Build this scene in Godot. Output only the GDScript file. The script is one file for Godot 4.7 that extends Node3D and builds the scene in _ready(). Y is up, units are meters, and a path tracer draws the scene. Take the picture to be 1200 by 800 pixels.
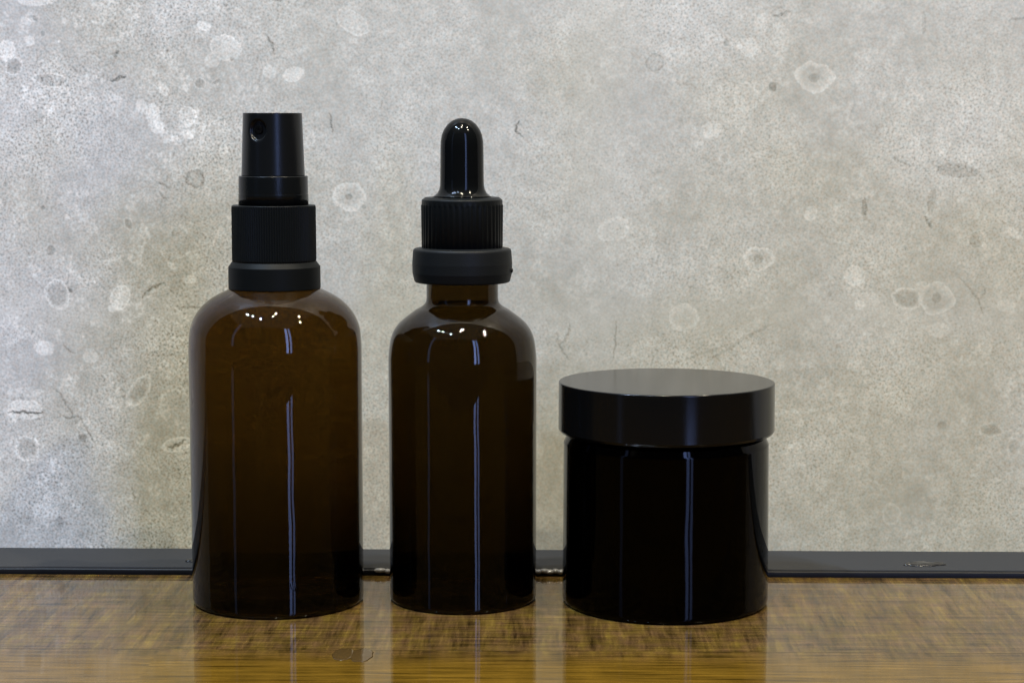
extends Node3D
# Two amber bottles and a dark jar on a varnished wooden counter in front of a stone-look tile wall.
# Units are metres; profiles are written in millimetres and scaled by MM.

const MM := 0.001
const WALL_TURN := 0.0185     # the wall is not quite square to the camera
const WALL_Z := -0.0486       # face of the tile
const TRIM_Z := -0.0240       # front of the dark ledge, back edge of the counter
const JOINT_Z := 0.0517       # joint between the two planks
var rng := RandomNumberGenerator.new()
var mats := {}

func _ready() -> void:
	rng.seed = 7141
	setup_camera()
	setup_light()
	make_materials()
	build_wall()
	build_counter()
	build_trim()
	build_spray_bottle(Vector3(-0.0597, 0.0, 0.0022))
	build_dropper_bottle(Vector3(-0.01255, 0.0, 0.0002))
	build_jar(Vector3(0.0390, 0.0, 0.0030))

# ---------------------------------------------------------------- camera and light
func setup_camera() -> void:
	var cam := Camera3D.new()
	cam.name = "camera"
	cam.fov = rad_to_deg(2.0 * atan(400.0 / 2300.0))
	cam.near = 0.02
	cam.far = 20.0
	add_child(cam)
	cam.position = Vector3(0, 0.1198, 0.494)
	cam.rotation = Vector3(-atan(250.0 / 2300.0), 0, 0)
	cam.current = true

func setup_light() -> void:
	var env := Environment.new()
	env.background_mode = Environment.BG_COLOR
	env.background_color = Color(0.032, 0.031, 0.030).linear_to_srgb()
	env.tonemap_mode = Environment.TONE_MAPPER_LINEAR
	env.tonemap_exposure = 1.0
	env.sdfgi_enabled = true
	env.ssao_enabled = true
	env.ssil_enabled = true
	var we := WorldEnvironment.new()
	we.name = "environment"
	we.environment = env
	add_child(we)
	# small ceiling spots, the nearer ones almost above the counter: cool to the left, warm to the right
	var cool := Color(0.76, 0.87, 1.0)
	var warm := Color(1.0, 0.95, 0.85)
	for p in [[Vector3(-0.74, 1.5, 0.26), 1.05, cool], [Vector3(0.0, 1.5, 0.30), 1.0, warm], [Vector3(-0.62, 1.5, 0.46), 1.05, cool], [Vector3(-0.06, 1.5, 0.52), 1.0, warm],
			[Vector3(-0.40, 1.5, 0.72), 0.8, cool], [Vector3(0.66, 1.5, 0.34), 1.25, warm], [Vector3(0.90, 1.5, 0.70), 1.25, warm]]:
		var l := SpotLight3D.new()
		l.name = "ceiling_spot"
		l.light_color = p[2]
		l.light_energy = p[1] * 1.18
		l.light_size = 0.018
		l.spot_range = 6.0
		l.spot_angle = 50.0
		l.spot_angle_attenuation = 1.0
		l.spot_attenuation = 2.0
		l.shadow_enabled = true
		add_child(l, true)
		l.look_at_from_position(p[0], Vector3(p[0].x * 0.35, 0.0, p[0].z * 0.5), Vector3.BACK)
	# narrow window behind the camera on the right, and daylight from the left
	window_or_fill(Vector3(0.545, 0.62, 1.47), Vector3(-0.04, 0.2, 0), Vector2(0.09, 1.2), Color(0.60, 0.71, 1.0), 4.8)
	window_or_fill(Vector3(0.665, 0.62, 1.42), Vector3(-0.04, 0.2, 0), Vector2(0.07, 1.2), Color(0.60, 0.71, 1.0), 3.4)
	window_or_fill(Vector3(-1.25, 0.70, 0.95), Vector3(0, 0.1, 0), Vector2(0.10, 1.2), Color(0.62, 0.74, 1.0), 0.45)
	window_or_fill(Vector3(-0.25, 1.70, 0.70), Vector3(-0.24, 0.0, 0.6), Vector2(2.6, 2.0), Color(1.0, 0.96, 0.90), 0.07)   # overhead fill added to soften shadows, for bounce off an unseen ceiling

func window_or_fill(at: Vector3, to: Vector3, size: Vector2, color: Color, energy: float) -> void:
	var l := AreaLight3D.new()
	l.name = "window_or_fill_light"  # name shared by the windows and the added overhead fill
	l.area_size = size
	l.area_normalize_energy = false
	l.light_color = color
	l.light_energy = energy
	l.area_range = 8.0
	l.shadow_enabled = true
	add_child(l, true)
	l.look_at_from_position(at, to, Vector3.UP)

# ---------------------------------------------------------------- materials
func lin(r: float, g: float, b: float, a := 1.0) -> Color:
	var c := Color(r, g, b).linear_to_srgb()
	c.a = a
	return c

func plain(color: Color, rough: float, spec := 0.5) -> StandardMaterial3D:
	var m := StandardMaterial3D.new()
	m.albedo_color = color
	m.roughness = rough
	m.metallic_specular = spec
	return m

func glass(color: Color, ior := 1.32) -> StandardMaterial3D:
	var m := StandardMaterial3D.new()
	m.albedo_color = color
	m.albedo_color.a = 0.0
	m.transparency = BaseMaterial3D.TRANSPARENCY_ALPHA
	m.roughness = 0.008
	m.refraction_enabled = true
	m.vertex_color_use_as_albedo = true
	m.refraction_scale = (ior - 1.0) / 10.0
	return m

func fine_noise(freq: float, sd: int, kind := FastNoiseLite.TYPE_SIMPLEX_SMOOTH, octaves := 3) -> FastNoiseLite:
	var n := FastNoiseLite.new()
	n.seed = sd
	n.noise_type = kind
	n.frequency = freq
	n.fractal_octaves = octaves
	return n

func make_materials() -> void:
	mats.amber = glass(lin(0.074, 0.034, 0.0045))
	mats.amber_foot = glass(lin(0.020, 0.0095, 0.0018))
	mats.clear = glass(Color.WHITE, 1.16)
	mats.dark_amber = glass(lin(0.032, 0.0165, 0.0026))
	mats.violet = glass(lin(0.0004, 0.00022, 0.0003), 1.20)
	mats.violet.roughness = 0.06
	mats.satin = plain(lin(0.004, 0.0048, 0.0052), 0.24, 0.32)
	mats.head = plain(lin(0.004, 0.0046, 0.0052), 0.28, 0.36)
	mats.collar = plain(lin(0.004, 0.0048, 0.005), 0.5, 0.2)
	mats.matte = plain(lin(0.0045, 0.0055, 0.0058), 0.40, 0.23)
	mats.rubber = plain(lin(0.003, 0.0034, 0.0036), 0.09, 0.26)
	mats.band = plain(lin(0.0065, 0.0075, 0.008), 0.48, 0.25)
	mats.lid = plain(lin(0.003, 0.003, 0.003), 0.14, 0.36)
	mats.hole = plain(lin(0.003, 0.003, 0.003), 0.6, 0.1)
	mats.trim = plain(lin(0.026, 0.027, 0.029), 0.6, 0.18)
	mats.glint_bead = plain(lin(0.16, 0.16, 0.16), 0.12, 1.0)  # for the beads added to give the ledge front its glints
	mats.smear = plain(lin(0.006, 0.006, 0.007), 0.22)
	mats.varnish = plain(lin(0.050, 0.030, 0.010), 0.06)
	mats.bead = plain(lin(0.005, 0.005, 0.006), 0.4, 0.25)
	mats.wall = wall_material()
	mats.sawn_wood = wood_material(true)
	mats.wood = wood_material(false)
	for key in ["satin", "matte", "band", "lid"]:       # the fine grain of moulded plastic
		var m: StandardMaterial3D = mats[key]
		var t := fine_noise(0.09, 31).get_seamless_image(256, 256)
		m.heightmap_enabled = true
		m.heightmap_texture = ImageTexture.create_from_image(t)
		m.heightmap_scale = 0.0022 if key != "lid" else 0.0009
		m.uv1_triplanar = true
		m.uv1_scale = Vector3.ONE * 90.0

# --- the print of the stone-look tile: 4428 texels per metre, 2048 x 1024
const TW := 2048
const TH := 1024
var tone := PackedFloat32Array()
var warp: FastNoiseLite

func put_tone(k: int, v: float) -> void:
	if v * tone[k] < 0.0:
		tone[k] += v
	elif absf(v) > absf(tone[k]):
		tone[k] = v

func spot(x: float, y: float, rx: float, ry: float, turn: float, core: float, rim: float, rim_at := 0.78) -> void:
	# an uneven oval: 'core' is added inside, 'rim' near the outline (photo-like shell and pebble sections)
	x += 424.0
	y += 200.0
	var reach := maxf(rx, ry) * 1.35 + 2.0
	var c := cos(turn)
	var s := sin(turn)
	var ox := x * 3.7
	for j in range(maxi(0, int(y - reach)), mini(TH, int(y + reach) + 1)):
		for i in range(maxi(0, int(x - reach)), mini(TW, int(x + reach) + 1)):
			var dx := i - x
			var dy := j - y
			var u := (dx * c + dy * s) / rx
			var v := (dy * c - dx * s) / ry
			var d := sqrt(u * u + v * v)
			if d > 1.35:
				continue
			var a := atan2(v, u)
			var k := d * (1.0 + 0.20 * warp.get_noise_2d(ox + cos(a) * 16.0, y + sin(a) * 16.0)) + 0.05 * warp.get_noise_2d(i * 3.0, j * 3.0)
			var edge := clampf((1.0 - k) * minf(rx, ry) * 0.9, 0.0, 1.0)
			var on_rim := clampf((k - rim_at) / maxf(0.9 - rim_at, 0.05), 0.0, 1.0)
			put_tone(j * TW + i, edge * lerpf(core, rim, on_rim) * (1.0 + 0.45 * warp.get_noise_2d(i * 5.0, j * 5.0)))

func scratch(x0: float, y0: float, x1: float, y1: float, bend: float, width: float, amount: float) -> void:
	var a := Vector2(x0 + 424.0, y0 + 200.0)
	var b := Vector2(x1 + 424.0, y1 + 200.0)
	var n := int(a.distance_to(b) * 1.5) + 2
	var side := (b - a).orthogonal().normalized()
	for k in n:
		var t := float(k) / (n - 1)
		var p := a.lerp(b, t) + side * bend * 4.0 * t * (1.0 - t) + side * warp.get_noise_2d(a.x + t * 60.0, b.y) * 2.5
		var w := width * (0.5 + sin(t * PI))
		for j in range(int(p.y - w - 1), int(p.y + w + 2)):
			for i in range(int(p.x - w - 1), int(p.x + w + 2)):
				if i >= 0 and j >= 0 and i < TW and j < TH:
					var f := clampf(w + 0.5 - Vector2(i, j).distance_to(p), 0.0, 1.0)
					put_tone(j * TW + i, amount * f * (0.70 + 0.7 * warp.get_noise_2d(i * 6.0, j * 6.0 + 90.0)))

# angular fragments: every cell of a warped cellular noise has a tone of its own
func cells(freq: float, sd: int) -> Image:
	var n := fine_noise(freq, sd, FastNoiseLite.TYPE_CELLULAR, 1)
	n.fractal_type = FastNoiseLite.FRACTAL_NONE
	n.cellular_return_type = FastNoiseLite.RETURN_CELL_VALUE
	n.cellular_jitter = 1.0
	n.domain_warp_enabled = true
	n.domain_warp_amplitude = 9.0
	n.domain_warp_frequency = 0.05
	var im := n.get_image(TW, TH)
	im.resize(TW / 2, TH / 2, Image.INTERPOLATE_BILINEAR)
	im.resize(TW, TH, Image.INTERPOLATE_BILINEAR)
	return im

func wall_material() -> StandardMaterial3D:
	warp = fine_noise(0.05, 5)
	var big := fine_noise(0.0045, 11, FastNoiseLite.TYPE_SIMPLEX_SMOOTH, 4).get_seamless_image(TW, TH).get_data()
	var stain := fine_noise(0.0032, 12, FastNoiseLite.TYPE_SIMPLEX_SMOOTH, 3).get_seamless_image(TW, TH).get_data()
	var mid := fine_noise(0.035, 13, FastNoiseLite.TYPE_SIMPLEX_SMOOTH, 3).get_seamless_image(TW, TH).get_data()
	var shards := cells(0.075, 19).get_data()
	var chunks := cells(0.034, 20).get_data()
	var grit := fine_noise(0.12, 17, FastNoiseLite.TYPE_SIMPLEX_SMOOTH, 3).get_seamless_image(TW, TH).get_data()
	var hue := fine_noise(0.16, 18, FastNoiseLite.TYPE_SIMPLEX_SMOOTH, 1).get_seamless_image(TW, TH).get_data()
	var grain := fine_noise(0.26, 14, FastNoiseLite.TYPE_SIMPLEX_SMOOTH, 2).get_seamless_image(TW, TH).get_data()
	tone.resize(TW * TH)
	tone.fill(0.0)
	draw_fossils()
	var out := PackedByteArray()
	out.resize(TW * TH * 3)
	for j in TH:
		for i in TW:
			var k := j * TW + i
			var left := clampf(1.0 - absf(i - 560.0) / 300.0, 0.0, 1.0)        # coarser speckle in this part of the print
			var g := (grain[k] - 128) / 128.0
			var b := (big[k] - 128) / 128.0
			var m := (mid[k] - 128) / 128.0
			var q := (grit[k] - 128) / 128.0
			var crumb := clampf((shards[k] - 190) / 25.0, 0.0, 1.0) - 0.7 * clampf((60 - shards[k]) / 25.0, 0.0, 1.0)
			crumb += 0.8 * clampf((chunks[k] - 215) / 12.0, 0.0, 1.0)
			var s := clampf(0.30 * (stain[k] - 120) / 110.0 + 1.0 * exp(-pow((i - 625.0) / 85.0, 2.0)) * clampf((j - 360.0) / 140.0, 0.0, 1.0) + clampf((i - 760.0) / 500.0, 0.0, 1.0) * clampf((2047.0 - i) / 330.0, 0.0, 1.0) * clampf((j - 180.0) / 420.0, 0.0, 1.0), 0.0, 1.2)  # warmer and darker lower right: stain, and partly light put into the print
			var cool_light := clampf((760.0 - i) / 420.0, 0.0, 1.0) * clampf(i / 330.0, 0.0, 1.0) * (1.0 - clampf(s, 0.0, 1.0)) * (1.0 - 0.6 * clampf((j - 520.0) / 260.0, 0.0, 1.0))  # cool light from the left, put into the colour of the print
			var v := 0.742 + 0.026 * cool_light + 0.045 * b + 0.040 * m + 0.030 * q + (0.072 + 0.066 * left) * (0.85 + 0.6 * b) * g + 0.058 * crumb * (0.35 + 0.65 * left) * clampf(0.6 + 1.6 * q, 0.1, 1.2) + tone[k] * (0.78 + 0.30 * clampf((1100.0 - i) / 400.0, 0.0, 1.0))
			var hv := (hue[k] - 128) / 128.0 * 0.014
			if g < -0.5:
				v -= (0.06 + 0.06 * left) * (0.6 + b)
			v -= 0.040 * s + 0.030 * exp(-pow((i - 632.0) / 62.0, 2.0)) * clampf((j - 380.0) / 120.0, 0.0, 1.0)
			out[k * 3] = clampi(int((v + hv) * 255.0), 0, 255)
			out[k * 3 + 1] = clampi(int((v - 0.008 - 0.014 * s + 0.008 * cool_light - hv * 0.3) * 255.0), 0, 255)
			out[k * 3 + 2] = clampi(int((v - 0.040 + 0.056 * cool_light - 0.060 * s - hv) * 255.0), 0, 255)
	var img := Image.create_from_data(TW, TH, false, Image.FORMAT_RGB8, out)
	var mt := StandardMaterial3D.new()
	mt.albedo_texture = ImageTexture.create_from_image(img)
	mt.roughness = 0.55
	mt.metallic_specular = 0.4
	mt.heightmap_enabled = true
	mt.heightmap_texture = mt.albedo_texture
	mt.heightmap_scale = 0.006
	tone.clear()
	return mt

func draw_fossils() -> void:
	# the larger shells and pebbles of the print, centre and half-axes in texels of a 1200-texel-wide stretch
	spot(267, 55, 20, 15, 0.3, 0.06, 0.10)
	spot(12, 58, 11, 13, 0.2, 0.10, 0.10)
	spot(20, 76, 11, 11, 0.0, -0.07, 0.11, 0.62)
	spot(62, 92, 23, 9, 0.12, -0.06, 0.10, 0.66)
	spot(40, 47, 6, 7, 0.0, 0.09, 0.09)
	spot(48, 1, 22, 7, 0.0, 0.09, 0.10)
	spot(36, 24, 8, 5, 0.5, 0.07, 0.07)
	spot(222, 133, 11, 11, 0.7, 0.05, 0.11)
	spot(185, 146, 11, 8, 0.5, 0.10, 0.10)
	spot(195, 103, 9, 6, 0.8, 0.08, 0.08)
	spot(168, 122, 7, 9, 0.0, 0.08, 0.08)
	spot(222, 155, 9, 6, 0.2, 0.08, 0.08)
	spot(207, 161, 9, 6, 0.9, 0.06, 0.06)
	spot(346, 85, 14, 9, -0.2, 0.09, 0.09)
	spot(415, 26, 21, 13, 0.5, 0.03, 0.08)
	spot(416, 47, 7, 4, 0.2, 0.07, 0.07)
	spot(230, 206, 12, 11, 0.1, -0.02, -0.14, 0.55)
	spot(409, 227, 21, 17, 0.1, 0.02, 0.09, 0.5)
	spot(409, 227, 5, 4, 0.0, -0.12, -0.08)
	spot(138, 345, 12, 16, 0.35, 0.07, 0.11)
	spot(129, 358, 6, 5, 0.0, 0.10, 0.10)
	spot(65, 342, 15, 19, -0.2, -0.05, 0.09, 0.62)
	spot(221, 324, 9, 6, 0.0, 0.09, 0.09)
	spot(200, 308, 7, 4, 0.7, 0.08, 0.08)
	spot(58, 290, 6, 6, 0.0, -0.11, -0.09)
	spot(80, 337, 3, 3, 0.0, -0.18, -0.14)
	spot(205, 270, 6, 4, 0.3, -0.09, -0.06)
	spot(158, 456, 11, 25, 0.6, -0.03, 0.09, 0.55)
	spot(203, 520, 22, 9, -0.2, 0.05, 0.11, 0.6)
	scratch(192, 523, 212, 513, -3, 1.2, -0.22)
	spot(22, 458, 23, 6, 0.0, 0.05, 0.10)
	spot(22, 479, 22, 13, 0.0, 0.08, 0.09)
	scratch(2, 482, 45, 482, 0, 1.0, -0.30)
	spot(24, 525, 15, 16, 0.3, -0.06, 0.09, 0.6)
	spot(47, 405, 14, 9, 0.2, 0.09, 0.09)
	spot(44, 600, 17, 10, 0.2, 0.05, 0.06)
	spot(90, 512, 6, 5, 0.0, -0.13, -0.10)
	spot(60, 614, 6, 7, 0.0, -0.09, -0.08)
	spot(20, 612, 9, 7, 0.0, -0.06, -0.06)
	spot(948, 89, 23, 18, 0.2, 0.02, 0.11, 0.55)
	spot(948, 90, 7, 6, 0.0, -0.09, -0.05)
	spot(870, 112, 15, 18, 0.3, 0.03, 0.07)
	spot(873, 55, 14, 11, 0.5, 0.06, 0.06)
	spot(886, 30, 8, 12, 0.1, 0.06, 0.07)
	spot(901, 100, 5, 6, 0.0, -0.15, -0.10)
	spot(847, 50, 4, 4, 0.0, -0.12, -0.08)
	spot(765, 72, 11, 11, 0.2, -0.02, -0.12, 0.6)
	spot(717, 265, 20, 14, -0.3, 0.02, 0.08, 0.5)
	spot(800, 368, 18, 17, 0.4, 0.02, 0.08, 0.5)
	spot(887, 299, 18, 15, 0.0, 0.01, 0.10, 0.6)
	spot(887, 299, 6, 6, 0.0, -0.10, -0.08)
	spot(1000, 319, 13, 13, 0.2, 0.07, 0.08)
	spot(1060, 345, 18, 14, 0.1, -0.07, 0.09, 0.62)
	spot(1095, 345, 21, 20, 0.1, -0.02, 0.09, 0.6)
	spot(1095, 344, 6, 7, 0.0, -0.10, -0.08)
	spot(1176, 353, 12, 8, -0.1, 0.06, 0.06)
	spot(1098, 382, 14, 9, 0.2, 0.05, 0.06)
	spot(1115, 196, 26, 9, 0.1, -0.11, -0.09)
	spot(1087, 232, 5, 18, 0.15, -0.08, -0.07)
	scratch(1009, 228, 1009, 254, 0, 2.0, -0.20)
	scratch(1079, 250, 1088, 262, 0, 1.2, -0.26)
	scratch(1120, 320, 1150, 365, 4, 0.9, -0.14)
	spot(1182, 268, 12, 5, 0.6, 0.07, 0.07)
	spot(1140, 276, 10, 12, 0.2, -0.05, 0.05)
	spot(947, 246, 7, 10, 0.4, 0.06, 0.07)
	spot(1048, 600, 11, 14, 0.1, 0.0, 0.07, 0.6)
	spot(1162, 500, 17, 9, 0.1, -0.08, 0.07, 0.6)
	spot(1105, 495, 6, 6, 0.0, -0.08, -0.06)
	spot(1098, 160, 12, 14, 0.0, 0.02, 0.03)
	spot(1190, 520, 9, 14, 0.2, -0.04, 0.06, 0.5)
	# curls, cracks and hair lines
	scratch(609, 139, 611, 157, -6, 1.0, -0.34)
	scratch(387, 130, 390, 152, 1, 0.8, -0.22)
	scratch(314, 40, 322, 62, 3, 0.9, -0.22)
	scratch(133, 94, 151, 87, 0, 1.3, -0.28)
	scratch(138, 65, 143, 57, 0, 1.0, -0.20)
	scratch(165, 346, 192, 328, 4, 1.1, -0.20)
	scratch(205, 357, 235, 357, 1, 0.9, -0.16)
	scratch(667, 375, 656, 400, 3, 1.0, -0.16)
	scratch(722, 372, 718, 418, 1, 0.8, -0.16)
	scratch(652, 385, 668, 417, -4, 0.9, -0.15)
	scratch(830, 420, 905, 376, 3, 1.4, -0.09)
	scratch(770, 425, 860, 395, -3, 1.1, -0.07)
	scratch(1170, 25, 1190, 21, 0, 1.0, -0.15)
	scratch(1073, 14, 1072, 40, 1, 1.6, -0.11)
	scratch(1040, 177, 1066, 191, -3, 0.9, -0.14)
	scratch(900, 20, 920, 14, 0, 1.2, -0.18)
	scratch(55, 450, 80, 490, 3, 0.8, -0.16)
	scratch(60, 487, 92, 488, 0, 0.9, -0.16)
	scratch(90, 490, 108, 526, 0, 0.7, -0.14)
	scratch(900, 434, 1010, 430, 2, 5.0, -0.028)
	scratch(1060, 590, 1200, 584, 3, 5.0, -0.03)
	scratch(900, 480, 1000, 466, -4, 1.4, 0.07)
	# scattered fragments all over the slab
	for k in 760:
		var x := rng.randf_range(-420, 1620)
		var y := rng.randf_range(-195, 820)
		var busy := 1.0 if x < 330 else (0.45 if x < 760 else 0.7)
		var r := rng.randf_range(1.6, 4.2) if rng.randf() < 0.82 else rng.randf_range(4.0, 11.0)
		var sgn := rng.randf()
		var amp := rng.randf_range(0.035, 0.10) * busy
		if sgn < 0.55:
			spot(x, y, r * rng.randf_range(0.8, 1.6), r, rng.randf_range(0, PI), amp, amp)
		elif sgn < 0.72 and r > 3.0:
			spot(x, y, r * rng.randf_range(1.0, 1.5), r, rng.randf_range(0, PI), -amp * 0.8, amp, 0.55)
		elif sgn < 0.93:
			var q := minf(r, 3.5)
			spot(x, y, q * rng.randf_range(0.7, 1.5), q * 0.8, rng.randf_range(0, PI), -amp * 1.4, -amp)
		else:
			var a := rng.randf_range(0, TAU)
			var n := rng.randf_range(7, 24)
			scratch(x, y, x + cos(a) * n, y + sin(a) * n, rng.randf_range(-4, 4), 0.8, -0.16 * busy)

# --- varnished wood: 5120 texels per metre along the grain, 6700 across; row 0 is the back edge of the plank
const WW := 2048
const WH := 512

func stretched(w: int, h: int, freq: float, sd: int, octaves := 3) -> PackedByteArray:
	var im := fine_noise(freq, sd, FastNoiseLite.TYPE_SIMPLEX_SMOOTH, octaves).get_image(w, h)
	im.resize(WW, WH, Image.INTERPOLATE_CUBIC)
	return im.get_data()

func byte(x: float) -> int:
	return int(clampf(1.055 * pow(maxf(x, 0.0), 0.41667) - 0.055, 0.0, 1.0) * 255.0)

func wood_material(sawn: bool) -> StandardMaterial3D:
	var q := 0 if sawn else 40
	var lines := stretched(60, WH, 0.055, 21 + q, 4)       # grain, running along x
	var fine := stretched(130, WH, 0.13, 22 + q, 3)        # pores
	var saw := stretched(WW, 24, 0.030, 23 + q, 4)         # marks of the saw, running across the plank
	var saw2 := stretched(WW, 40, 0.060, 24 + q, 4)
	var cuts := stretched(WW, 26, 0.20, 27 + q, 2)         # single scores of the blade
	var blot := stretched(WW / 2, WH / 8, 0.035, 25 + q, 4)
	var hue := stretched(WW / 2, WH / 4, 0.060, 26 + q, 3)
	var out := PackedByteArray()
	out.resize(WW * WH * 3)
	var relief := PackedByteArray()
	relief.resize(WW * WH)
	for j in WH:
		var z := j / 6.7 - 24.4 + (0.0 if sawn else 76.1)  # millimetres in front of the bottles' axis
		var front := smoothstep(0.0, 1.0, clampf((z - 46.0) / 22.0, 0.0, 1.0))
		var rawness := 1.0 - front
		for i in WW:
			var k := j * WW + i
			var l := (lines[k] - 128) / 128.0
			var f := (fine[k] - 128) / 128.0
			var s := (saw[k] - 128) / 128.0
			var s2 := (saw2[k] - 128) / 128.0
			var b := (blot[k] - 128) / 128.0
			var h := (hue[k] - 128) / 128.0
			var v := 1.0 + 0.30 * l + 0.42 * f + 0.16 * b * front + rawness * (0.30 * s + 0.20 * s2 + 0.24 * b)
			var cut := (cuts[k] - 128) / 128.0 * rawness
			v += 0.30 * clampf((cut - 0.28) * 4.0, 0.0, 1.0) - 0.24 * clampf((-0.40 - cut) * 4.0, 0.0, 1.0)
			if f < -0.36:
				v -= 0.12                                       # open pores
			if s2 < -0.40:
				v -= 0.26 * rawness * clampf(0.6 + b, 0.0, 1.0) # torn fibres
			var fleck := rawness * clampf((s2 + 0.6 * b + 0.5 * h + 0.5 * f - 0.30) * 1.0, 0.0, 1.0)
			v = maxf(v, 0.16)
			var joint := exp(-pow((z - 51.6 + 0.5 * b) / 0.45, 2.0)) * clampf(0.8 + 0.7 * s, 0.2, 1.0)
			v *= 1.0 - 0.6 * joint
			var r := lerpf(lerpf(0.066, 0.082, fleck), 0.090, front) * v
			var g := lerpf(lerpf(0.0390 + 0.003 * h, 0.0535, fleck), 0.0500, front) * v
			var bl := lerpf(lerpf(0.0120 - 0.004 * h, 0.0105, fleck), 0.0060, front) * v
			out[k * 3] = byte(r)
			out[k * 3 + 1] = byte(g)
			out[k * 3 + 2] = byte(bl)
			relief[k] = clampi(int(128 + 14.0 * s2 * rawness + 60.0 * l + 8.0 * f + 20.0 * b), 0, 255)
	var mt := StandardMaterial3D.new()
	mt.albedo_texture = ImageTexture.create_from_image(Image.create_from_data(WW, WH, false, Image.FORMAT_RGB8, out))
	mt.roughness = 0.055
	mt.metallic_specular = 0.46
	mt.heightmap_enabled = true
	mt.heightmap_texture = ImageTexture.create_from_image(Image.create_from_data(WW, WH, false, Image.FORMAT_L8, relief))
	mt.heightmap_scale = 0.0024
	return mt

# ---------------------------------------------------------------- mesh helpers
func part(called: String, m: Mesh, mat: Material, parent: Node3D) -> MeshInstance3D:
	var o := MeshInstance3D.new()
	o.name = called
	o.mesh = m
	o.material_override = mat
	parent.add_child(o, true)
	return o

func thing(called: String, label: String, category: String, at := Vector3.ZERO) -> Node3D:
	var o := Node3D.new()
	o.name = called
	add_child(o, true)
	o.position = at
	o.set_meta("label", label)
	o.set_meta("category", category)
	return o

# corners [r, y] or [r, y, fillet] in mm -> smooth path
func path(corners: Array, steps := 6) -> PackedVector2Array:
	var out := PackedVector2Array()
	for k in corners.size():
		var c: Array = corners[k]
		var p := Vector2(c[0], c[1])
		if c.size() < 3 or k == 0 or k == corners.size() - 1:
			out.append(p)
			continue
		var a := Vector2(corners[k - 1][0], corners[k - 1][1])
		var b := Vector2(corners[k + 1][0], corners[k + 1][1])
		var u := (a - p).normalized()
		var w := (b - p).normalized()
		var turn := PI - u.angle_to(w) if u.angle_to(w) >= 0 else PI + u.angle_to(w)
		var t: float = minf(c[2] * tan(absf(turn) / 2.0), minf(p.distance_to(a), p.distance_to(b)) * 0.48)
		var p0 := p + u * t
		var p1 := p + w * t
		for s in steps + 1:
			var q := float(s) / steps
			out.append(p0.lerp(p, q).lerp(p.lerp(p1, q), q))
	return out

# Catmull-Rom through points
func curve(pts: Array, steps := 5) -> Array:
	var out := []
	for k in range(pts.size() - 1):
		var p0: Vector2 = pts[maxi(k - 1, 0)]
		var p1: Vector2 = pts[k]
		var p2: Vector2 = pts[k + 1]
		var p3: Vector2 = pts[mini(k + 2, pts.size() - 1)]
		for s in steps:
			var q := p1.cubic_interpolate(p2, p0, p3, float(s) / steps)
			out.append([q.x, q.y])
	var last: Vector2 = pts[pts.size() - 1]
	out.append([last.x, last.y])
	return out

# surface of revolution; the path runs so that the outside is on its left when it goes down
func lathe(p: PackedVector2Array, cols := 128, ribs := 0, depth := 0.0, rib_low := 0.0, rib_high := 0.0, foot_y := -1.0) -> ArrayMesh:
	var per := 6
	if ribs > 0:
		cols = ribs * per
	var rows := p.size()
	var wavy := fine_noise(0.075, cols + rows)
	var pos := PackedVector3Array()
	pos.resize(rows * cols)
	for i in rows:
		var r := maxf(p[i].x, 0.0005)
		for j in cols:
			var rr := r
			if ribs > 0 and p[i].y > rib_low and p[i].y < rib_high and r > 3.0:
				var ph := j % per
				rr += depth * [0.0, 0.0, 0.55, 1.0, 1.0, 0.55][ph] - depth * 0.6
			var a := TAU * j / cols
			if foot_y > 0.0 and r > 3.0:         # blown glass is never quite round
				rr += 0.05 * wavy.get_noise_3d(sin(a) * r, p[i].y * 0.6, cos(a) * r)
			pos[i * cols + j] = Vector3(rr * sin(a), p[i].y, rr * cos(a)) * MM
	var foot := Vector2i.ZERO
	for i in rows:
		if p[i].y < foot_y and foot == Vector2i.ZERO:
			foot.x = i
		if foot.x > 0 and foot.y == 0 and p[i].x < 0.001:
			foot.y = i
	var tints := PackedColorArray()
	if foot_y > 0.0:                   # the tint of the outside gets darker towards the base
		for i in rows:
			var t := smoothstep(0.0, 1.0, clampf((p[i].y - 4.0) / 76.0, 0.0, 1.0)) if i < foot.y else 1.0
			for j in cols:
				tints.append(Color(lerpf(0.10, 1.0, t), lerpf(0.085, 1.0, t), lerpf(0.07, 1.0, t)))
	return grid(pos, rows, cols, foot, tints)

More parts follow.
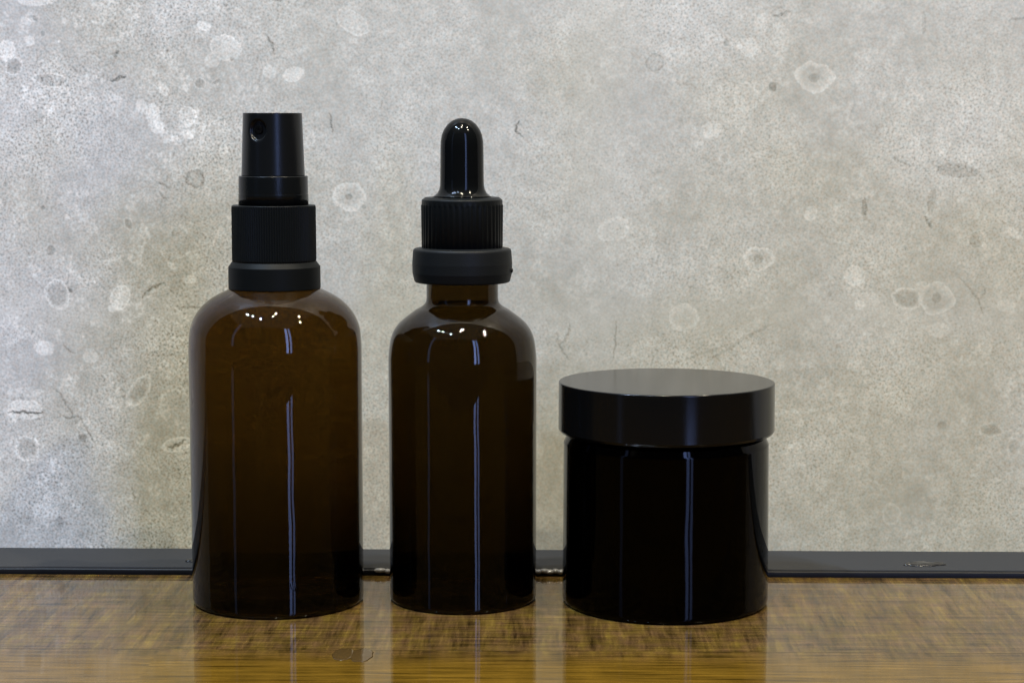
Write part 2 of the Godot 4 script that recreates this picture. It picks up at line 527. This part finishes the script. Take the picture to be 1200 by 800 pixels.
func grid(pos: PackedVector3Array, rows: int, cols: int, foot := Vector2i.ZERO, tints := PackedColorArray()) -> ArrayMesh:
	var idx := PackedInt32Array()
	var nrm := PackedVector3Array()
	nrm.resize(pos.size())
	for i in rows - 1:
		for j in cols:
			var a := i * cols + j
			var b := i * cols + (j + 1) % cols
			var c := b + cols
			var d := a + cols
			idx.append_array([a, b, c, a, c, d])
			var n := (pos[c] - pos[a]).cross(pos[b] - pos[d])
			if n.length_squared() > 0.0:
				n = n * 1e6
				nrm[a] += n
				nrm[b] += n
				nrm[c] += n
				nrm[d] += n
	for k in nrm.size():
		nrm[k] = nrm[k].normalized() if nrm[k].length_squared() > 1e-20 else Vector3.UP
	var arr := []
	arr.resize(Mesh.ARRAY_MAX)
	arr[Mesh.ARRAY_VERTEX] = pos
	arr[Mesh.ARRAY_NORMAL] = nrm
	arr[Mesh.ARRAY_INDEX] = idx
	if tints.size() == pos.size():
		arr[Mesh.ARRAY_COLOR] = tints
	var m := ArrayMesh.new()
	if foot.y > foot.x:                # outside, foot and inside are surfaces of their own
		for cut in [[0, foot.x], [foot.x, foot.y]]:
			arr[Mesh.ARRAY_INDEX] = idx.slice(cut[0] * cols * 6, cut[1] * cols * 6)
			m.add_surface_from_arrays(Mesh.PRIMITIVE_TRIANGLES, arr)
		arr[Mesh.ARRAY_INDEX] = idx.slice(foot.y * cols * 6)
	m.add_surface_from_arrays(Mesh.PRIMITIVE_TRIANGLES, arr)
	return m

# a closed bar swept along x: outline in (z, y), counter-clockwise seen from +x
func bar(outline: Array, x0: float, x1: float, bend: Callable, smooth: bool) -> ArrayMesh:
	var st := SurfaceTool.new()
	st.begin(Mesh.PRIMITIVE_TRIANGLES)
	var n := outline.size()
	var cuts := 160
	for s in cuts:
		var xa := lerpf(x0, x1, float(s) / cuts)
		var xb := lerpf(x0, x1, float(s + 1) / cuts)
		for k in n:
			var p: Vector2 = outline[k]
			var q: Vector2 = outline[(k + 1) % n]
			var a: Vector3 = bend.call(xa, p, k)
			var b: Vector3 = bend.call(xb, p, k)
			var c: Vector3 = bend.call(xb, q, (k + 1) % n)
			var d: Vector3 = bend.call(xa, q, (k + 1) % n)
			st.set_smooth_group(0 if smooth else -1)
			for v in [a, c, b, a, d, c]:
				st.add_vertex(v)
	for e in [0, 1]:
		var x := x0 if e == 0 else x1
		for k in range(1, n - 1):
			var tri := [bend.call(x, outline[0], 0), bend.call(x, outline[k], k), bend.call(x, outline[k + 1], k + 1)]
			if e == 0:
				tri.reverse()
			st.set_smooth_group(-1)
			for v in [tri[0], tri[2], tri[1]]:
				st.add_vertex(v)
	st.generate_normals()
	return st.commit()

# a box with planar texture coordinates in metres on the faces that show
func slab(lo: Vector3, hi: Vector3, uv: Callable, chamfer := 0.0) -> ArrayMesh:
	var st := SurfaceTool.new()
	st.begin(Mesh.PRIMITIVE_TRIANGLES)
	st.set_smooth_group(-1)
	var c := chamfer
	# rows of a section in (z, y): bottom back, bottom front, front, top front, top back, back
	var sec := [Vector2(lo.z, lo.y), Vector2(hi.z, lo.y), Vector2(hi.z, hi.y - c), Vector2(hi.z - c, hi.y), Vector2(lo.z + c, hi.y), Vector2(lo.z, hi.y - c)]
	for k in 6:
		var p: Vector2 = sec[k]
		var q: Vector2 = sec[(k + 1) % 6]
		var a := Vector3(lo.x, p.y, p.x)
		var b := Vector3(hi.x, p.y, p.x)
		var d := Vector3(hi.x, q.y, q.x)
		var e := Vector3(lo.x, q.y, q.x)
		for v in [a, d, b, a, e, d]:
			st.set_uv(uv.call(v))
			st.add_vertex(v)
	for x in [lo.x, hi.x]:
		for k in range(1, 5):
			var tri := [sec[0], sec[k], sec[k + 1]]
			if x == lo.x:
				tri.reverse()
			for v in [tri[0], tri[2], tri[1]]:
				var w := Vector3(x, v.y, v.x)
				st.set_uv(uv.call(w))
				st.add_vertex(w)
	st.generate_normals()
	return st.commit()

# ---------------------------------------------------------------- setting
func build_wall() -> void:
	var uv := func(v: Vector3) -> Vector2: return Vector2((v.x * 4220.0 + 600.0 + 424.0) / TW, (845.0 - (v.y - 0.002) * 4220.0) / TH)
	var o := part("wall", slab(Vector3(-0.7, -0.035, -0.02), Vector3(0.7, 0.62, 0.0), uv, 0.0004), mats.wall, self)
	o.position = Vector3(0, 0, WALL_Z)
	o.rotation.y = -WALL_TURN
	o.set_meta("kind", "structure")
	o.set_meta("label", "pale grey stone-look tile wall with fossil print")

func build_counter() -> void:
	var t := thing("wooden_counter", "glossy varnished brown wooden counter with two planks under the bottles", "counter", Vector3(0, 0, TRIM_Z))
	t.rotation.y = -WALL_TURN
	var j := JOINT_Z - TRIM_Z
	var back_uv := func(v: Vector3) -> Vector2: return Vector2(v.x * 5120.0 / WW + 0.5, v.z * 6700.0 / WH)
	var front_uv := func(v: Vector3) -> Vector2: return Vector2(v.x * 5120.0 / WW + 0.2, (v.z - j) * 6700.0 / WH)
	part("plank", slab(Vector3(-0.6, -0.035, 0.0002), Vector3(0.6, 0, j - 0.00002), back_uv, 0.000005), mats.sawn_wood, t)
	part("plank", slab(Vector3(-0.6, -0.035, j + 0.00002), Vector3(0.6, -0.00001, 0.392), front_uv, 0.000005), mats.wood, t)
	# drops of varnish that dried as low beads
	for q in [[-0.0372, 0.0795, 0.0026, 0.0052], [-0.0330, 0.0803, 0.0027, 0.0058]]:
		var d := part("varnish_drop", pebble(q[2], q[3], 0.00016, 17 + int(q[1] * 4000), 0.12), mats.varnish, t)
		d.transform = Transform3D(Basis(Vector3.RIGHT, -PI / 2), Vector3(q[0], 0.00002, q[1]))

func build_trim() -> void:
	var t := thing("back_ledge", "low dark grey ledge between the counter and the foot of the tile wall", "ledge", Vector3(0, 0, TRIM_Z))
	t.rotation.y = -WALL_TURN
	var n := fine_noise(60.0, 44)
	var wob := func(x: float, p: Vector2, _k: int) -> Vector3: return Vector3(x, p.y + 0.00006 * n.get_noise_2d(x * 2.0, p.y * 900.0), p.x)
	part("ledge_top", bar([Vector2(-0.0251, -0.03), Vector2(-0.0010, -0.03), Vector2(-0.0010, 0.0014), Vector2(-0.0012, 0.00186), Vector2(-0.0015, 0.0019), Vector2(-0.0251, 0.0019)], -0.6, 0.6, wob, false), mats.trim, t)
	var lump := fine_noise(140.0, 45)
	var bw := func(x: float, p: Vector2, _k: int) -> Vector3:
		return Vector3(x, p.y + 0.00006 * lump.get_noise_2d(x, p.y * 600.0), p.x + 0.00012 * lump.get_noise_2d(x, 3.0) * (1.0 if p.x > -0.0009 else 0.0))
	part("nosing", bar([Vector2(-0.0010, -0.03), Vector2(-0.0002, -0.03), Vector2(-0.0002, 0.0003), Vector2(-0.00025, 0.0011), Vector2(-0.0005, 0.0015), Vector2(-0.0010, 0.00165)], -0.6, 0.6, bw, true), mats.bead, t)
	# torn scraps of old sealant lying on the ledge, and glossy beads added along its front edge to make glints
	for q in [[0.1122, -0.0080, 0.0042, 0.0030], [0.1086, -0.0072, 0.0024, 0.0014], [0.1160, -0.0088, 0.0016, 0.0012], [-0.0878, -0.0085, 0.0018, 0.0014]]:
		var sm := part("sealant_scrap", pebble(q[2], q[3], 0.00045, 91 + int(q[0] * 1000), 0.6), mats.smear, t)
		sm.transform = Transform3D(Basis(Vector3.RIGHT, -PI / 2), Vector3(q[0], 0.0020, q[1]))
	for k in 7:
		var gl := part("added_glint_bead", pebble(0.0010 + 0.0004 * (k % 3), 0.0007, 0.0009, 300 + k, 0.12), mats.glint_bead, t)
		gl.position = Vector3([0.0072, 0.0087, 0.0101, 0.0117, 0.0132, -0.0355, -0.0335][k], 0.0012 + 0.0002 * (k % 2), -0.0002)

# a small uneven lens lying in the xy plane, half-axes in metres
func pebble(rx: float, ry: float, rz: float, sd: int, rag := 0.3) -> ArrayMesh:
	var n := fine_noise(0.9, sd)
	var pos := PackedVector3Array()
	for i in 9:
		var e := PI * 0.5 * (1.0 - i / 4.0)
		for j in 28:
			var a := -TAU * j / 28
			var w := 1.0 + rag * n.get_noise_2d(cos(a) * 1.5, sin(a) * 1.5)
			pos.append(Vector3(cos(a) * cos(e) * rx * w, sin(a) * cos(e) * ry * w, sin(e) * rz))
	return grid(pos, 9, 28)

# ---------------------------------------------------------------- bottles
# outside going down from the lip, foot, then the inside going up again
func vessel(outer: Array, heel: float, side: float, foot: float, inner: Array, floor_y: float, inner_heel: float, rim_y: float) -> PackedVector2Array:
	var c := []
	c.append_array(outer)
	var high: Array = outer[outer.size() - 1]
	for k in range(1, 25):
		c.append([lerpf(high[0], side, k / 24.0), lerpf(high[1], heel * 1.6, k / 24.0)])
	c.append([side, 0.0, heel])
	c.append([foot, 0.0, 0.6])
	c.append([foot - 2.0, 0.7, 1.2])
	c.append([0.0, 1.1])
	c.append([0.0, floor_y])
	var last: Array = inner[inner.size() - 1]
	c.append([last[0], floor_y, inner_heel])
	var back := inner.duplicate()
	back.reverse()
	c.append_array(back)
	c.append([back[back.size() - 1][0], rim_y])
	return path(c, 8)

# the finger piece: a tapered cup with a round nozzle seat pressed into its side
func bored_head(way: float) -> ArrayMesh:
	var p := path([[0.0, 122.6], [4.8, 122.75], [7.33, 123.6, 0.5], [7.35, 123.0]])
	for k in range(1, 111):
		var y := 123.0 - k * 0.1365
		p.append(Vector2(lerpf(7.35, 7.88, k / 110.0), y))
	p.append(Vector2(0.0, 107.9))
	var cols := 320
	var pos := PackedVector3Array()
	for i in p.size():
		for j in cols:
			var a := TAU * j / cols
			var r := maxf(p[i].x, 0.0005)
			var off := wrapf(a - way, -PI, PI)
			if absf(off) < 1.0 and r > 7.0:
				var d := Vector2(sin(off) * r, (p[i].y - 119.35) * 0.90).length()
				r -= 0.7 * (1.0 - smoothstep(2.1, 2.45, d)) + 0.03 * (1.0 - smoothstep(2.5, 3.1, d))
			pos.append(Vector3(r * sin(a), p[i].y, r * cos(a)) * MM)
	return grid(pos, p.size(), cols)

func glass_body(m: ArrayMesh, mat: Material, foot_mat: Material, parent: Node3D) -> void:
	m.surface_set_material(0, mat)
	m.surface_set_material(1, foot_mat)
	m.surface_set_material(2, mats.clear)
	var o := MeshInstance3D.new()
	o.name = "glass_body"
	o.mesh = m
	parent.add_child(o, true)

func build_spray_bottle(at: Vector3) -> void:
	var t := thing("spray_bottle", "tall amber glass bottle with ribbed black spray pump", "bottle", at)
	var outer := [[6.6, 90.0], [9.2, 90.0, 0.5], [9.2, 82.6]]
	outer.append_array(curve([Vector2(9.25, 81.6), Vector2(9.7, 80.6), Vector2(11.6, 79.65), Vector2(16.0, 77.35), Vector2(19.25, 74.2), Vector2(21.2, 70.2), Vector2(21.75, 65.3)]))
	outer.append([21.75, 60.0])
	var inner := [[6.6, 84.0]]
	inner.append_array(curve([Vector2(6.7, 80.0), Vector2(7.6, 78.6), Vector2(11.0, 77.3), Vector2(15.2, 75.3), Vector2(17.9, 72.6), Vector2(19.4, 69.2), Vector2(19.85, 64.8)]))
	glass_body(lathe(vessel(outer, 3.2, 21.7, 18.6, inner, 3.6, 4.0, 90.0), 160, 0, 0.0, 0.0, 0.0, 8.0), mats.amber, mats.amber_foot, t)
	# tamper collar, ribbed screw cap and sleeve
	part("collar", lathe(path([[10.45, 86.6], [10.6, 86.5], [11.5, 85.3, 0.25], [11.53, 79.75, 0.3], [10.2, 79.75, 0.2], [10.2, 86.0], [10.45, 86.6]]), 128), mats.collar, t)
	part("screw_cap", lathe(path([[0.0, 100.7], [10.42, 100.7, 0.25], [10.42, 100.2], [10.45, 87.2], [10.45, 86.55], [9.9, 86.55], [9.9, 91.0], [0.0, 91.0]]), 128, 104, 0.24, 86.9, 100.45), mats.matte, t)
	part("sleeve", lathe(path([[0.0, 107.95], [8.6, 107.95, 0.3], [8.66, 103.75], [8.60, 103.65], [8.60, 103.5], [8.70, 103.4], [8.72, 100.6], [0.0, 100.6]]), 128), mats.satin, t)
	# spray head with the bored nozzle seat
	var way := deg_to_rad(-23.0)
	var head := part("spray_head", bored_head(way), mats.head, t)
	var noz := part("nozzle", lathe(path([[0.0, 0.1], [0.25, 0.1], [0.3, 0.2], [1.0, 0.2, 0.1], [1.2, 0.0], [0.0, 0.0]]), 48), mats.hole, head)
	noz.transform = Transform3D(Basis(Vector3.UP, way) * Basis(Vector3.RIGHT, PI / 2), Vector3(sin(way) * 6.72, 119.35, cos(way) * 6.72) * MM)

func build_dropper_bottle(at: Vector3) -> void:
	var t := thing("dropper_bottle", "slimmer amber glass bottle with black rubber dropper bulb", "bottle", at)
	var outer := [[6.2, 88.0], [9.05, 88.0, 0.5], [9.05, 78.5]]
	outer.append_array(curve([Vector2(9.05, 77.4), Vector2(9.3, 76.1), Vector2(10.3, 75.1), Vector2(12.3, 73.9), Vector2(16.15, 70.75), Vector2(18.1, 67.2), Vector2(18.8, 62.2)]))
	outer.append([18.8, 57.0])
	var inner := [[6.2, 80.0]]
	inner.append_array(curve([Vector2(6.3, 76.6), Vector2(7.0, 74.6), Vector2(9.4, 72.9), Vector2(11.6, 71.7), Vector2(14.8, 69.0), Vector2(16.4, 66.0), Vector2(17.0, 61.6)]))
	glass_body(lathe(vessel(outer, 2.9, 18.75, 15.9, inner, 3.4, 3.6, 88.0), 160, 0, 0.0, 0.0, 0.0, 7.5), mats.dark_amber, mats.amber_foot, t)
	part("tamper_band", lathe(path([[10.0, 90.0], [12.35, 89.7, 0.9], [12.62, 86.0, 1.0], [12.55, 83.6, 0.8], [12.0, 81.2, 0.7], [9.5, 81.2, 0.2], [9.5, 89.0], [10.0, 90.0]]), 128), mats.band, t)
	var nub := part("nub", lathe(path([[0.0, 0.5], [0.5, 0.35, 0.2], [0.75, -0.2], [0.0, -0.2]]), 24), mats.band, t.get_node("tamper_band"))
	nub.transform = Transform3D(Basis(Vector3.UP, deg_to_rad(80)) * Basis(Vector3.RIGHT, PI / 2), Vector3(12.55 * sin(deg_to_rad(80)), 84.3, 12.55 * cos(deg_to_rad(80))) * MM)
	part("screw_cap", lathe(path([[0.0, 102.5], [9.3, 102.55], [10.15, 101.9, 0.4], [10.2, 100.75], [10.2, 100.55], [10.22, 89.8], [0.0, 89.8]]), 128, 44, 0.34, 89.85, 100.65), mats.matte, t)
	part("rubber_bulb", lathe(path([[0.0, 122.3], [1.3, 122.15], [2.5, 121.65], [3.6, 120.75], [4.5, 119.5], [5.05, 118.2], [5.35, 116.6], [5.42, 115.0], [5.5, 107.2], [5.55, 105.5], [5.75, 104.5], [6.25, 103.6], [7.0, 102.95], [7.6, 102.5], [0.0, 102.45]]), 96), mats.rubber, t)

func build_jar(at: Vector3) -> void:
	var t := thing("cosmetic_jar", "squat near-black glass jar with a flat glossy black screw lid", "jar", at)
	var outer := [[21.0, 51.5], [23.4, 51.5, 0.4], [23.4, 43.3, 0.3], [25.0, 42.9, 0.9], [25.9, 40.9, 1.2], [25.95, 30.0]]
	var inner := [[21.0, 44.0], [21.4, 42.0, 0.8], [23.6, 38.5, 1.5], [23.7, 20.0]]
	glass_body(lathe(vessel(outer, 3.4, 26.15, 22.8, inner, 4.2, 4.0, 51.5), 192, 0, 0.0, 0.0, 0.0, 4.6), mats.violet, mats.violet, t)
	part("lid", lathe(path([[0.0, 56.35], [26.4, 56.4], [27.2, 56.35, 0.55], [27.25, 44.4, 0.3], [26.9, 43.75, 0.2], [25.2, 43.75, 0.2], [24.2, 44.2], [24.2, 53.5], [0.0, 53.5]]), 192), mats.lid, t)
